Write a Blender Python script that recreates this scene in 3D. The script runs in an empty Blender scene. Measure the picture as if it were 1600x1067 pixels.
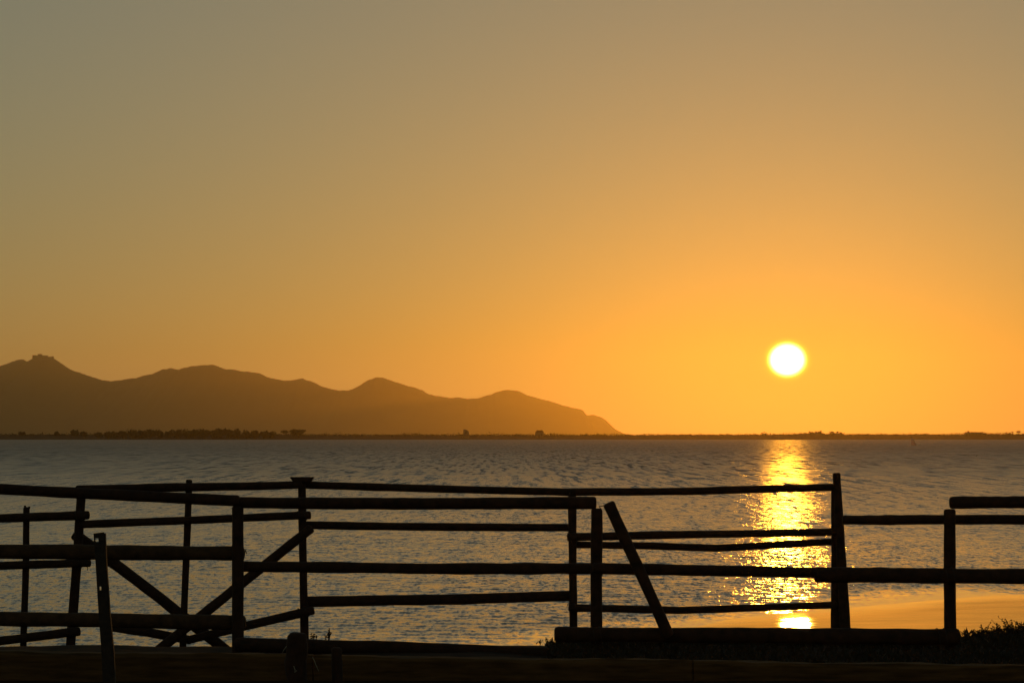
import bpy, bmesh, math, random
import numpy as np
from mathutils import Vector, Matrix, noise

random.seed(11)
rng = np.random.default_rng(5)
sc = bpy.context.scene
C = sc.collection
R = math.radians

# ------------------------------------------------------------------ camera
F = 5051.0                       # focal length in photo pixels (1600 wide), a long lens
HORIZON = 680.2                  # photo row of the horizon
CZ = 2.2                         # eye height over the lagoon
PITCH = math.atan((HORIZON - 533.5) / F)
cam = bpy.data.cameras.new('camera')
cam.sensor_width = 36.0
cam.lens = 36.0 * F / 1600.0
cam.clip_start = 0.1
cam.clip_end = 40000
cam_o = bpy.data.objects.new('camera', cam)
C.objects.link(cam_o)
cam_o.location = (0, 0, CZ)
cam_o.rotation_euler = (math.pi / 2 + PITCH, 0, 0)
sc.camera = cam_o
_f = Vector((0, math.cos(PITCH), math.sin(PITCH)))
_u = Vector((0, -math.sin(PITCH), math.cos(PITCH)))


def ray(px, py):
    return (_f + Vector(((px - 800) / F, 0, 0)) + _u * ((533.5 - py) / F)).normalized()


def at(px, py, d):
    r = ray(px, py)
    return Vector((0, 0, CZ)) + r * (d / r.y)


# ------------------------------------------------------------------ sky, sun, exposure
SUN = ray(1230, 562)
SUN_EL = math.asin(SUN.z)
SUN_AZ = math.atan2(SUN.x, SUN.y)
SUN_COL = (1.0, 0.37, 0.022)

world = bpy.data.worlds.new('World')
sc.world = world
world.use_nodes = True
nt = world.node_tree
bg = nt.nodes['Background']
bg.inputs[1].default_value = 0.1
L = nt.links.new


def wn(kind, **kw):
    n = nt.nodes.new(kind)
    for k, v in kw.items():
        setattr(n, k, v)
    return n


def wmath(op, a, b=None, clamp=False):
    n = wn('ShaderNodeMath', operation=op, use_clamp=clamp)
    for i, v in enumerate((a, b)):
        if v is None:
            continue
        if isinstance(v, (int, float)):
            n.inputs[i].default_value = v
        else:
            L(v, n.inputs[i])
    return n.outputs[0]


def wdot(a, vec):
    n = wn('ShaderNodeVectorMath', operation='DOT_PRODUCT')
    L(a, n.inputs[0])
    n.inputs[1].default_value = vec
    return n.outputs['Value']


def wscale(fac, col):
    n = wn('ShaderNodeVectorMath', operation='SCALE')
    n.inputs[0].default_value = col
    L(fac, n.inputs['Scale'])
    return n.outputs[0]


def wadd(a, b):
    n = wn('ShaderNodeVectorMath', operation='ADD')
    L(a, n.inputs[0])
    L(b, n.inputs[1])
    return n.outputs[0]


sky = wn('ShaderNodeTexSky', sky_type='NISHITA', sun_disc=False)
sky.sun_elevation = SUN_EL
sky.sun_rotation = SUN_AZ
sky.air_density = 1.0
sky.dust_density = 1.0
sky.ozone_density = 1.0
tc = wn('ShaderNodeTexCoord')
dirv = tc.outputs['Generated']
cosT = wdot(dirv, SUN)
elev = wmath('ARCSINE', wdot(dirv, (0, 0, 1)))
# light scattered many times in the sea air: a soft even veil that thins towards the zenith
tint = wn('ShaderNodeVectorMath', operation='MULTIPLY')
L(sky.outputs[0], tint.inputs[0])
tint.inputs[1].default_value = (0.90, 1.20, 2.5)
veil = wmath('EXPONENT', wmath('MULTIPLY', wmath('ABSOLUTE', elev), -1.0))
col = wadd(tint.outputs[0], wscale(veil, (5.0, 6.3, 3.6)))
# dust low over the sea
low = wmath('EXPONENT', wmath('MULTIPLY', wmath('ABSOLUTE', elev), -1.0 / R(1.4)))
col = wadd(col, wscale(low, (14.0, 3.0, 0.2)))
# the sun's own disc, a little flattened by refraction, with its glowing rim
Rv = Vector((math.cos(SUN_AZ), -math.sin(SUN_AZ), 0))
Uv = Rv.cross(SUN).normalized()
rr = wmath('SQRT', wmath('ADD', wmath('POWER', wdot(dirv, Rv), 2.0),
                         wmath('POWER', wmath('MULTIPLY', wdot(dirv, Uv), 1.12), 2.0)))
disc = wmath('EXPONENT', wmath('MULTIPLY', wmath('POWER', wmath('DIVIDE', rr, R(0.275)), 6.0), -1.0))
disc = wmath('MULTIPLY', disc, wmath('GREATER_THAN', cosT, 0.5))
col = wadd(col, wscale(disc, (2600.0, 1500.0, 300.0)))
rim = wmath('EXPONENT', wmath('MULTIPLY', wmath('POWER', wmath('DIVIDE', rr, R(0.385)), 9.0), -1.0))
rim = wmath('MULTIPLY', rim, wmath('GREATER_THAN', cosT, 0.5))
col = wadd(col, wscale(rim, (50.0, 38.0, 0.0)))
L(col, bg.inputs[0])

sun = bpy.data.lights.new('sun', 'SUN')
sun.energy = 0.95
sun.angle = R(0.53)
sun.color = SUN_COL
sun_o = bpy.data.objects.new('sun', sun)
C.objects.link(sun_o)
sun_o.rotation_euler = (-SUN).to_track_quat('-Z', 'Y').to_euler()
sun_o.location = SUN * 60

sc.view_settings.view_transform = 'Standard'
sc.view_settings.look = 'None'
sc.view_settings.gamma = 1.0
sc.view_settings.use_curve_mapping = False
sc.view_settings.exposure = -2.32
sc.render.engine = 'CYCLES'
sc.cycles.use_denoising = True
sc.cycles.max_bounces = 6
sc.cycles.volume_bounces = 0


# ------------------------------------------------------------------ helpers
def obj(name, me, mat=None, parent=None):
    o = bpy.data.objects.new(name, me)
    if mat is not None and me is not None and not me.materials:
        me.materials.append(mat)
    C.objects.link(o)
    if parent is not None:
        o.parent = parent
        o.matrix_parent_inverse = parent.matrix_world.inverted()
    return o


def bm_mesh(name, bm, smooth=True):
    me = bpy.data.meshes.new(name)
    bm.normal_update()
    bm.to_mesh(me)
    bm.free()
    if smooth:
        me.shade_smooth()
    return me


def np_mesh(name, verts, quads, smooth=True):
    me = bpy.data.meshes.new(name)
    verts = np.asarray(verts, dtype=np.float32)
    quads = np.asarray(quads, dtype=np.int32)
    me.vertices.add(len(verts))
    me.vertices.foreach_set('co', verts.ravel())
    k = quads.shape[1]
    me.loops.add(len(quads) * k)
    me.loops.foreach_set('vertex_index', quads.ravel())
    me.polygons.add(len(quads))
    me.polygons.foreach_set('loop_start', np.arange(len(quads), dtype=np.int32) * k)
    me.polygons.foreach_set('use_smooth', np.full(len(quads), smooth))
    me.update(calc_edges=True)
    return me


def grid_quads(nr, nc):
    i = np.arange(nr - 1)[:, None] * nc + np.arange(nc - 1)[None, :]
    return np.stack([i, i + 1, i + nc + 1, i + nc], -1).reshape(-1, 4)


def empty(name, loc):
    o = bpy.data.objects.new(name, None)
    o.empty_display_size = 0.2
    o.location = loc
    C.objects.link(o)
    o.matrix_world = Matrix.Translation(loc)
    return o


def tag(o, label=None, cat=None, group=None, kind=None):
    if label:
        o['label'] = label
    if cat:
        o['category'] = cat
    if group:
        o['group'] = group
    if kind:
        o['kind'] = kind
    return o


# ------------------------------------------------------------------ materials
def mat(name, base, rough=0.85, var=0.35, scale=6.0, bump=0.3, stretch=(1, 1, 1), spec=0.3):
    m = bpy.data.materials.new(name)
    m.use_nodes = True
    t = m.node_tree
    b = t.nodes['Principled BSDF']
    b.inputs['Roughness'].default_value = rough
    b.inputs['Specular IOR Level'].default_value = spec
    co = t.nodes.new('ShaderNodeTexCoord')
    mp = t.nodes.new('ShaderNodeMapping')
    mp.inputs['Scale'].default_value = stretch
    t.links.new(co.outputs['Object'], mp.inputs['Vector'])
    n = t.nodes.new('ShaderNodeTexNoise')
    n.inputs['Scale'].default_value = scale
    n.inputs['Detail'].default_value = 6
    t.links.new(mp.outputs[0], n.inputs['Vector'])
    r = t.nodes.new('ShaderNodeValToRGB')
    r.color_ramp.elements[0].position = 0.3
    r.color_ramp.elements[1].position = 0.72
    r.color_ramp.elements[0].color = tuple(c * (1 - var) for c in base) + (1,)
    r.color_ramp.elements[1].color = tuple(min(1, c * (1 + var)) for c in base) + (1,)
    t.links.new(n.outputs['Fac'], r.inputs[0])
    t.links.new(r.outputs[0], b.inputs['Base Color'])
    if bump:
        bp = t.nodes.new('ShaderNodeBump')
        bp.inputs['Strength'].default_value = bump
        bp.inputs['Distance'].default_value = 0.02
        t.links.new(n.outputs['Fac'], bp.inputs['Height'])
        t.links.new(bp.outputs[0], b.inputs['Normal'])
    return m


M = {
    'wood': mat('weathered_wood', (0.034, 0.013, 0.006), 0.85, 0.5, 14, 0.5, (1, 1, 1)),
    'wood_lit': mat('lit_wood', (0.06, 0.028, 0.011), 0.85, 0.45, 14, 0.5, (1, 1, 1)),  # lighter copy of the fence wood: light on the left rails put into the colour
    'beam': mat('sawn_timber', (0.10, 0.05, 0.018), 0.85, 0.5, 5, 0.5, (0.6, 6, 6), spec=0.1),
    'steel': mat('rusty_steel', (0.03, 0.018, 0.012), 0.7, 0.5, 20, 0.3),
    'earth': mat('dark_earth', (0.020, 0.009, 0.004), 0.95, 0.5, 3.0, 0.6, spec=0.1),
    'bush': mat('saltbush', (0.030, 0.020, 0.009), 0.8, 0.3, 20, 0),
    'twig': mat('twig', (0.09, 0.06, 0.04), 0.9, 0.3, 20, 0),
    'leaf': mat('dark_foliage', (0.025, 0.022, 0.008), 0.8, 0.4, 0.8, 0),
    'bark': mat('bark', (0.09, 0.06, 0.04), 0.9, 0.3, 2, 0),
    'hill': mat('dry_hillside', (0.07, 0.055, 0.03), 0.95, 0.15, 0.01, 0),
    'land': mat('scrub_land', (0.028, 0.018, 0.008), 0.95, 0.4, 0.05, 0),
    'stone': mat('tuff_stone', (0.16, 0.12, 0.08), 0.9, 0.2, 0.6, 0),
    'roof': mat('clay_tile', (0.15, 0.07, 0.04), 0.9, 0.2, 0.8, 0),
    'dark': mat('shadowed_opening', (0.03, 0.025, 0.02), 0.9, 0.1, 1, 0),
    'sail': mat('sail_cloth', (0.75, 0.62, 0.58), 0.6, 0.1, 2, 0),
    'sail_dark': mat('dark_sail_panel', (0.14, 0.10, 0.09), 0.6, 0.1, 2, 0),
    'board': mat('board_shell', (0.55, 0.5, 0.42), 0.4, 0.1, 2, 0),
    'feather': mat('gull_feather', (0.30, 0.28, 0.25), 0.8, 0.2, 4, 0),
    'rope': mat('frayed_rope', (0.30, 0.26, 0.20), 0.8, 0.2, 60, 0),
}


def sail_material():
    m = M['sail']
    t = m.node_tree
    b = t.nodes['Principled BSDF']
    tr = t.nodes.new('ShaderNodeBsdfTranslucent')
    tr.inputs['Color'].default_value = (0.95, 0.7, 0.6, 1)
    mx = t.nodes.new('ShaderNodeMixShader')
    mx.inputs[0].default_value = 0.8
    t.links.new(b.outputs[0], mx.inputs[1])
    t.links.new(tr.outputs[0], mx.inputs[2])
    t.links.new(mx.outputs[0], t.nodes['Material Output'].inputs['Surface'])


sail_material()


def water_material():
    m = bpy.data.materials.new('lagoon_water')
    m.use_nodes = True
    t = m.node_tree
    b = t.nodes['Principled BSDF']
    b.inputs['Base Color'].default_value = (0.065, 0.048, 0.024, 1)
    b.inputs['IOR'].default_value = 1.33
    lk = t.links.new
    geo = t.nodes.new('ShaderNodeNewGeometry')

    def nz(scale, vec_scale, detail, rough=0.5):
        mp = t.nodes.new('ShaderNodeMapping')
        mp.inputs['Scale'].default_value = vec_scale
        lk(geo.outputs['Position'], mp.inputs['Vector'])
        n = t.nodes.new('ShaderNodeTexNoise')
        n.inputs['Scale'].default_value = scale
        n.inputs['Detail'].default_value = detail
        n.inputs['Roughness'].default_value = rough
        lk(mp.outputs[0], n.inputs['Vector'])
        return n

    def vm(op, a, v=None, link=None, scale=None):
        n = t.nodes.new('ShaderNodeVectorMath')
        n.operation = op
        lk(a, n.inputs[0])
        if link is not None:
            lk(link, n.inputs['Scale' if op == 'SCALE' else 1])
        elif v is not None:
            n.inputs[1].default_value = v
        if scale is not None:
            n.inputs['Scale'].default_value = scale
        return n.outputs[0]

    # ripples as slopes of the surface (fields of facets, in metres): small ones near,
    # trains and groups of waves where single ripples can no longer be told apart
    def slopes(vec_scale, detail, ax, ay):
        n = nz(1.0, vec_scale, detail, 0.6)
        return vm('MULTIPLY', vm('SUBTRACT', n.outputs['Color'], (0.5, 0.5, 0.5)), (ax, ay, 0))

    fa = t.nodes.new('ShaderNodeAttribute')
    fa.attribute_name = 'far'

    def ramp(pts):
        r = t.nodes.new('ShaderNodeFloatCurve')
        c = r.mapping.curves[0]
        c.points[0].location = pts[0]
        c.points[1].location = pts[-1]
        for p in pts[1:-1]:
            c.points.new(*p)
        for p in c.points:
            p.handle_type = 'VECTOR'
        r.mapping.update()
        lk(fa.outputs['Fac'], r.inputs['Value'])
        return r.outputs[0]

    s1 = vm('SCALE', slopes((15.0, 3.6, 0), 3, SLX, SLY), link=ramp([(0, 1.0), (0.25, 0.8), (0.6, 0.3), (1, 0.2)]))
    s2 = vm('SCALE', slopes((6.4, 0.62, 0), 2, SLX, SLY), link=ramp([(0, 0.25), (0.25, 0.9), (0.6, 0.8), (1, 0.2)]))
    s3 = vm('SCALE', slopes((2.6, 0.10, 0), 3, GRX, GRY), link=ramp([(0, 0.0), (0.3, 0.2), (0.6, 0.9), (1, 1.0)]))
    s1 = vm('ADD', vm('ADD', s1, link=s2), link=s3)
    # wind lanes: patches where the ripples are stronger or weaker
    lane = nz(1.0, (0.11, 0.018, 0.0), 4, 0.6)
    mr = t.nodes.new('ShaderNodeMapRange')
    mr.inputs[1].default_value = 0.35
    mr.inputs[2].default_value = 0.65
    mr.inputs[3].default_value = 0.58
    mr.inputs[4].default_value = 1.42
    lk(lane.outputs['Fac'], mr.inputs[0])
    s1 = vm('SCALE', s1, link=mr.outputs[0])
    at_ = t.nodes.new('ShaderNodeAttribute')
    at_.attribute_name = 'chop'
    # an on-shore breeze steepens the faces that look towards the shore
    s1 = vm('ADD', s1, (0.0, -BIAS, 0.0))
    s1 = vm('SCALE', s1, link=at_.outputs['Fac'])
    nn = vm('NORMALIZE', vm('ADD', s1, link=geo.outputs['Normal']))
    lk(nn, b.inputs['Normal'])
    rf = t.nodes.new('ShaderNodeMapRange')
    rf.inputs[3].default_value = ROUGH
    rf.inputs[4].default_value = ROUGH_FAR
    lk(fa.outputs['Fac'], rf.inputs[0])
    rg = t.nodes.new('ShaderNodeMapRange')
    lk(rf.outputs[0], rg.inputs[4])
    rg.inputs[3].default_value = 0.02
    lk(at_.outputs['Fac'], rg.inputs[0])
    lk(rg.outputs[0], b.inputs['Roughness'])
    return m


SLX, SLY, ROUGH, ROUGH_FAR = 1.35, 0.60, 0.15, 0.40
GRX, GRY, BIAS = 2.8, 1.7, 0.012
WATER = water_material()


def wet_material():
    m = bpy.data.materials.new('wet_sand')
    m.use_nodes = True
    t = m.node_tree
    b = t.nodes['Principled BSDF']
    b.inputs['Base Color'].default_value = (0.09, 0.065, 0.04, 1)
    b.inputs['IOR'].default_value = 1.33
    b.inputs['Roughness'].default_value = 0.02
    geo = t.nodes.new('ShaderNodeNewGeometry')
    mp = t.nodes.new('ShaderNodeMapping')
    mp.inputs['Scale'].default_value = (0.5, 1.6, 0)
    n = t.nodes.new('ShaderNodeTexNoise')
    n.inputs['Scale'].default_value = 1.3
    n.inputs['Detail'].default_value = 5
    t.links.new(geo.outputs['Position'], mp.inputs['Vector'])
    t.links.new(mp.outputs[0], n.inputs['Vector'])
    s = t.nodes.new('ShaderNodeVectorMath')
    s.operation = 'SUBTRACT'
    s.inputs[1].default_value = (0.5, 0.5, 0.5)
    t.links.new(n.outputs['Color'], s.inputs[0])
    k = t.nodes.new('ShaderNodeVectorMath')
    k.operation = 'MULTIPLY'
    k.inputs[1].default_value = (0.030, 0.016, 0)
    t.links.new(s.outputs[0], k.inputs[0])
    a = t.nodes.new('ShaderNodeVectorMath')
    a.operation = 'ADD'
    t.links.new(k.outputs[0], a.inputs[0])
    t.links.new(geo.outputs['Normal'], a.inputs[1])
    nn = t.nodes.new('ShaderNodeVectorMath')
    nn.operation = 'NORMALIZE'
    t.links.new(a.outputs[0], nn.inputs[0])
    t.links.new(nn.outputs[0], b.inputs['Normal'])
    # the film of water is broken: duller mud shows between the puddles
    mp2 = t.nodes.new('ShaderNodeMapping')
    mp2.inputs['Scale'].default_value = (0.8, 1.0, 0)
    t.links.new(geo.outputs['Position'], mp2.inputs['Vector'])
    n2 = t.nodes.new('ShaderNodeTexNoise')
    n2.inputs['Scale'].default_value = 1.0
    n2.inputs['Detail'].default_value = 7
    n2.inputs['Roughness'].default_value = 0.62
    t.links.new(mp2.outputs[0], n2.inputs['Vector'])
    mr = t.nodes.new('ShaderNodeMapRange')
    mr.inputs[1].default_value = 0.3
    mr.inputs[2].default_value = 0.7
    mr.inputs[3].default_value = 0.54
    mr.inputs[4].default_value = 0.68
    t.links.new(n2.outputs['Fac'], mr.inputs[0])
    df = t.nodes.new('ShaderNodeBsdfDiffuse')
    df.inputs['Color'].default_value = (0.16, 0.14, 0.12, 1)
    wa = t.nodes.new('ShaderNodeAttribute')
    wa.attribute_name = 'wet'
    fm = t.nodes.new('ShaderNodeMix')
    fm.inputs[3].default_value = 0.97
    t.links.new(wa.outputs['Fac'], fm.inputs[0])
    t.links.new(mr.outputs[0], fm.inputs[2])
    mx = t.nodes.new('ShaderNodeMixShader')
    t.links.new(fm.outputs[0], mx.inputs[0])
    t.links.new(df.outputs[0], mx.inputs[1])
    t.links.new(b.outputs[0], mx.inputs[2])
    t.links.new(mx.outputs[0], t.nodes['Material Output'].inputs['Surface'])
    return m


WET = wet_material()

# ------------------------------------------------------------------ shore, water, ground
SH_X = np.array([-60, -8, -0.7, 0.4, 1.2, 2.0, 2.7, 4.5, 6.5, 12, 60], float)
SH_Y = np.array([29.5, 30.0, 33.2, 34.6, 35.6, 37.4, 39.6, 42.2, 45.0, 48.0, 60.0], float)


def shore_y(x):
    return np.interp(x, SH_X, SH_Y)


def vnoise(x, y, sx, sy, seed=0.0):
    """smooth value noise in numpy, 0..1"""
    x = x * sx + seed * 17.13
    y = y * sy + seed * 7.77
    xi = np.floor(x).astype(np.int64)
    yi = np.floor(y).astype(np.int64)
    fx = x - xi
    fy = y - yi
    fx = fx * fx * (3 - 2 * fx)
    fy = fy * fy * (3 - 2 * fy)

    def h(a, b):
        v = np.sin(a * 127.1 + b * 311.7) * 43758.5453
        return v - np.floor(v)
    return ((h(xi, yi) * (1 - fx) + h(xi + 1, yi) * fx) * (1 - fy)
            + (h(xi, yi + 1) * (1 - fx) + h(xi + 1, yi + 1) * fx) * fy)


def build_water():
    near = 30.5 * np.exp(np.linspace(0, math.log(260 / 30.5), 1280))
    far = 260 * np.exp(np.linspace(0, math.log(8900 / 260), 90))[1:]
    ys = np.concatenate([near, far])
    mid = np.tan(np.radians(np.linspace(-11.5, 11.5, 540)))
    out = np.tan(np.radians(np.linspace(11.5, 26, 12)))[1:]
    us = np.concatenate([-out[::-1], mid, out])
    Y = np.repeat(ys[:, None], len(us), 1)
    X = Y * us[None, :]
    dy = np.gradient(ys)[:, None]
    # how choppy: flat in the shallows, full a few metres out, ragged edge
    dist = Y - shore_y(X)
    rag = (vnoise(X, Y, 0.5, 0.25, 1) - 0.5) * 3.2 + (vnoise(X, Y, 2.2, 0.9, 2) - 0.5) * 1.4
    chop = np.clip((dist + rag + 0.2) / 3.6, 0, 1)
    chop = chop * chop * (3 - 2 * chop)
    Z = np.zeros_like(X)
    n = 44
    lam = 0.15 * np.exp(np.linspace(0, math.log(0.75 / 0.15), n))
    for i, l in enumerate(lam):
        k = 2 * math.pi / l
        th = R(250) + rng.normal(0, 0.55)          # wind blowing on shore, slightly across
        slope = 0.013
        fade = np.clip(l / (dy * 2.6) - 0.6, 0, 1)
        Z += slope / k * fade * np.sin(k * (math.cos(th) * X + math.sin(th) * Y) + rng.uniform(0, 6.28)
                                       + 2.0 * vnoise(X, Y, 0.15, 0.15, i))
    Z *= chop * (0.6 + 0.8 * vnoise(X, Y, 0.18, 0.06, 60))
    me = np_mesh('water', np.stack([X, Y, Z], -1).reshape(-1, 3), grid_quads(*X.shape))
    a = me.attributes.new('chop', 'FLOAT', 'POINT')
    a.data.foreach_set('value', (0.06 + 0.94 * chop).astype(np.float32).ravel())
    a = me.attributes.new('far', 'FLOAT', 'POINT')     # 0 near, 1 where single ripples can no longer be told apart
    a.data.foreach_set('value', np.clip(np.log(Y / 60) / math.log(9), 0, 1).astype(np.float32).ravel())
    return tag(obj('water', me, WATER), kind='structure')


build_water()


def sand_z(x, y):
    s = shore_y(x) - y                        # metres inland from the edge
    s = np.clip(s, -4, None)
    return 0.0075 * s + 0.0018 * np.clip(s, 0, 3.2) ** 2 + 0.0115 * np.clip(s - 3.2, 0, None) - 0.004


def build_sand():
    xs = np.linspace(-14, 22, 140)
    ys = np.linspace(28.5, 54, 110)
    X, Y = np.meshgrid(xs, ys)
    Z = sand_z(X, Y)
    me = np_mesh('wet_shore', np.stack([X, Y, Z], -1).reshape(-1, 3), grid_quads(*X.shape))
    a = me.attributes.new('wet', 'FLOAT', 'POINT')      # the film of water thins away from the edge
    s_ = shore_y(X) - Y + (vnoise(X, Y, 0.8, 0.6, 70) - 0.5) * 1.6
    a.data.foreach_set('value', np.clip(1.15 - s_ / 2.2, 0, 1).astype(np.float32).ravel())
    tag(obj('wet_shore', me, WET), kind='structure')


build_sand()


def ground_z(x, y):
    x = np.asarray(x, float)
    y = np.asarray(y, float)
    crest = np.interp(x, [-10, -0.8, 0.6, 2.4, 4.8, 9], [0.02, 0.05, 0.20, 0.26, 0.30, 0.42])
    z = np.interp(y, [-400, 26.5, 30, 31.5, 33.5, 60], [0.46, 0.46, -9, -9, -9, -9])
    t1 = np.clip((y - 26.5) / 3.5, 0, 1)
    t1 = t1 * t1 * (3 - 2 * t1)
    t2 = np.clip((y - 30.2) / 2.6, 0, 1)
    z = (0.46 * (1 - t1) + crest * t1) * (1 - t2) + t2 * -0.5
    bump = 0.05 * (vnoise(x, y, 0.7, 0.7, 3) - 0.5) + 0.025 * (vnoise(x, y, 2.6, 2.6, 4) - 0.5)
    return z + bump * np.clip((y - 23.6) / 1.0, 0.25, 1)


def build_ground():
    xs = np.concatenate([np.linspace(-500, -12, 14), np.linspace(-11.8, 11.8, 190), np.linspace(12, 500, 14)])
    ys = np.concatenate([np.linspace(-380, 4, 12), np.linspace(5, 18, 20), np.linspace(18.2, 34, 130)])
    X, Y = np.meshgrid(xs, ys)
    me = np_mesh('ground', np.stack([X, Y, ground_z(X, Y)], -1).reshape(-1, 3), grid_quads(*X.shape))
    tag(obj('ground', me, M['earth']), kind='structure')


build_ground()

# ------------------------------------------------------------------ far hills
HILL_D = 8500.0
HP = [(-700, 640), (-500, 600), (-300, 585), (-160, 570), (-60, 580), (0, 571.5), (14, 567), (26, 562.5), (36, 562), (42, 565.5), (50, 561),
      (56, 558), (78, 557.5), (86, 561), (96, 568), (110, 577), (128, 584), (146, 590), (160, 594), (172, 595.5), (190, 594), (210, 591),
      (226, 587), (240, 584), (252, 578), (266, 575), (278, 577), (292, 574), (306, 571.5), (322, 571), (336, 570), (344, 574), (352, 576.5),
      (366, 577.5), (380, 580), (396, 581.5), (408, 584), (416, 588), (428, 592), (442, 595), (456, 594), (472, 591.5), (484, 595),
      (496, 600), (504, 604), (516, 607), (530, 610), (544, 610), (556, 605), (566, 600), (576, 593.5), (588, 589.5), (598, 590), (612, 595),
      (628, 600), (642, 604), (652, 607), (660, 610), (666, 614), (684, 619), (700, 621), (716, 621), (732, 623), (748, 622), (764, 617),
      (780, 611), (790, 609.5), (806, 609.5), (816, 613), (826, 618), (842, 623), (856, 626), (872, 631), (890, 636), (906, 639.5), (912, 641),
      (914, 645), (917, 648.5), (928, 648), (938, 651), (946, 656), (952, 662), (958, 668), (962, 671), (970, 675), (978, 679), (990, 684), (1010, 688)]


def build_hills():
    hx = np.array([p[0] for p in HP], float)
    hy = np.array([p[1] for p in HP], float)
    pxs = np.linspace(-700, 1010, 640)
    ridge = np.interp(pxs, hx, hy) + (vnoise(pxs, pxs * 0, 0.16, 1, 9) - 0.5) * 1.3 + (vnoise(pxs, pxs * 0, 0.5, 1, 8) - 0.5) * 0.7
    top = CZ + (HORIZON - ridge) / F * HILL_D * 1.0009
    Xr = (pxs - 800) / F * HILL_D
    v = np.concatenate([np.linspace(-1, 0, 34), np.linspace(0, 1, 14)[1:]])
    Vv = np.repeat(v[:, None], len(pxs), 1)
    X = np.repeat(Xr[None, :], len(v), 0)
    depth = np.where(Vv < 0, 1500.0, 380.0)
    spur = vnoise(X, Vv * 800, 1 / 260.0, 1 / 400.0, 5) * 0.6 + vnoise(X, Vv * 800, 1 / 90.0, 1 / 160.0, 6) * 0.4
    fall = np.clip(1 - np.abs(Vv), 0, 1)
    shape = np.where(Vv < 0, fall ** 1.25 * (0.72 + 0.28 * fall) - 0.30 * (1 - spur) * fall * (1 - fall), fall ** 1.1)
    Y = HILL_D + Vv * depth
    Z = (top[None, :] + 3) * np.clip(shape, 0, 1) - 3
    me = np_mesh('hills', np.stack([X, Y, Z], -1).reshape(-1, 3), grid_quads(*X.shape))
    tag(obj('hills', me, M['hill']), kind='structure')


build_hills()


def box(bm, x0, x1, y0, y1, z0, z1):
    vs = [bm.verts.new(p) for p in ((x0, y0, z0), (x1, y0, z0), (x1, y1, z0), (x0, y1, z0),
                                    (x0, y0, z1), (x1, y0, z1), (x1, y1, z1), (x0, y1, z1))]
    for f in ((0, 3, 2, 1), (4, 5, 6, 7), (0, 1, 5, 4), (1, 2, 6, 5), (2, 3, 7, 6), (3, 0, 4, 7)):
        bm.faces.new([vs[i] for i in f])
    return vs


def box_obj(name, m, parent, *dims):
    bm = bmesh.new()
    box(bm, *dims)
    return obj(name, bm_mesh(name, bm, False), m, parent)


def px_box(name, m, parent, x0, x1, ytop, ybot, d, depth):
    a = at(x0, ybot, d)
    b = at(x1, ytop, d)
    return box_obj(name, m, parent, a.x, b.x, d, d + depth, a.z, b.z)


# the fort on the highest hill
fort = empty('hilltop_fort', at(68, 560, HILL_D - 8))
tag(fort, 'ruined stone fort crowning the tallest hill at the far left', 'fort')
FD = HILL_D - 12
px_box('wall', M['stone'], fort, 51, 73, 555.3, 566, FD, 30)
px_box('keep', M['stone'], fort, 59, 64.5, 553.0, 557, FD + 4, 14)
px_box('tower', M['stone'], fort, 50.5, 55.5, 554.8, 566, FD - 3, 9)
px_box('tower', M['stone'], fort, 68.5, 73.5, 555.8, 566, FD - 3, 9)
px_box('gatehouse', M['stone'], fort, 75.5, 83, 557.2, 567, FD - 1, 16)
px_box('turret', M['stone'], fort, 80.6, 83.4, 556.6, 567, FD - 4, 7)
bm = bmesh.new()
a = at(64.2, 556.0, FD + 4)
b = at(67, 553.6, FD + 4)
w = (b.x - a.x)
vs = [bm.verts.new(p) for p in ((a.x, FD + 4, a.z), (a.x + w, FD + 4, a.z), (a.x, FD + 4, b.z), (a.x, FD + 16, a.z), (a.x + w, FD + 16, a.z), (a.x, FD + 16, b.z))]
for f in ((0, 1, 2), (3, 5, 4), (0, 3, 4, 1), (1, 4, 5, 2), (0, 2, 5, 3)):
    bm.faces.new([vs[i] for i in f])
obj('broken_wall', bm_mesh('broken_wall', bm, False), M['stone'], fort)

# ------------------------------------------------------------------ far shore
SD = 1750.0
PXM = SD / F                                  # metres per photo pixel out there


def shore_top(px):
    return np.interp(px, [-400, 0, 150, 480, 560, 700, 830, 960, 1100, 1240, 1262, 1282, 1290, 1300, 1312, 1320, 1345, 1400, 1500, 1508, 1512, 1534, 1541, 1600, 1900],
                     [680, 679.5, 679, 679.2, 679.8, 679.6, 679.8, 679.8, 679.4, 679, 676.6, 675.8, 679, 677.5, 676.6, 679, 678.6, 679, 678.8, 677.6, 675.4, 675.6, 678.6, 678.2, 678])


def build_far_shore():
    pxs = np.linspace(-420, 2020, 1500)
    top = shore_top(pxs) + (vnoise(pxs, pxs * 0, 0.12, 1, 21) - 0.5) * 1.0 + (vnoise(pxs, pxs * 0, 0.45, 1, 22) - 0.5) * 0.8
    zt = CZ + (HORIZON - top) * PXM
    X = (pxs - 800) * PXM
    prof = [(-30, -0.6), (-22, 0.12), (-14, 0.35), (-5, 0.8), (0, 1.0), (30, 0.97), (90, 0.8), (200, 0.25), (260, -0.6)]
    V = []
    for dy, k in prof:
        V.append(np.stack([X * (1 + dy / SD), np.full_like(X, SD + dy) + 3 * (vnoise(pxs, pxs * 0, 0.06, 1, 30) - 0.5), zt * k], -1))
    V = np.stack(V, 0)
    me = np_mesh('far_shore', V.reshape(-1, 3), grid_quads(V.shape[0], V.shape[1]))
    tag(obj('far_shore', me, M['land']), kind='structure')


build_far_shore()


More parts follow.
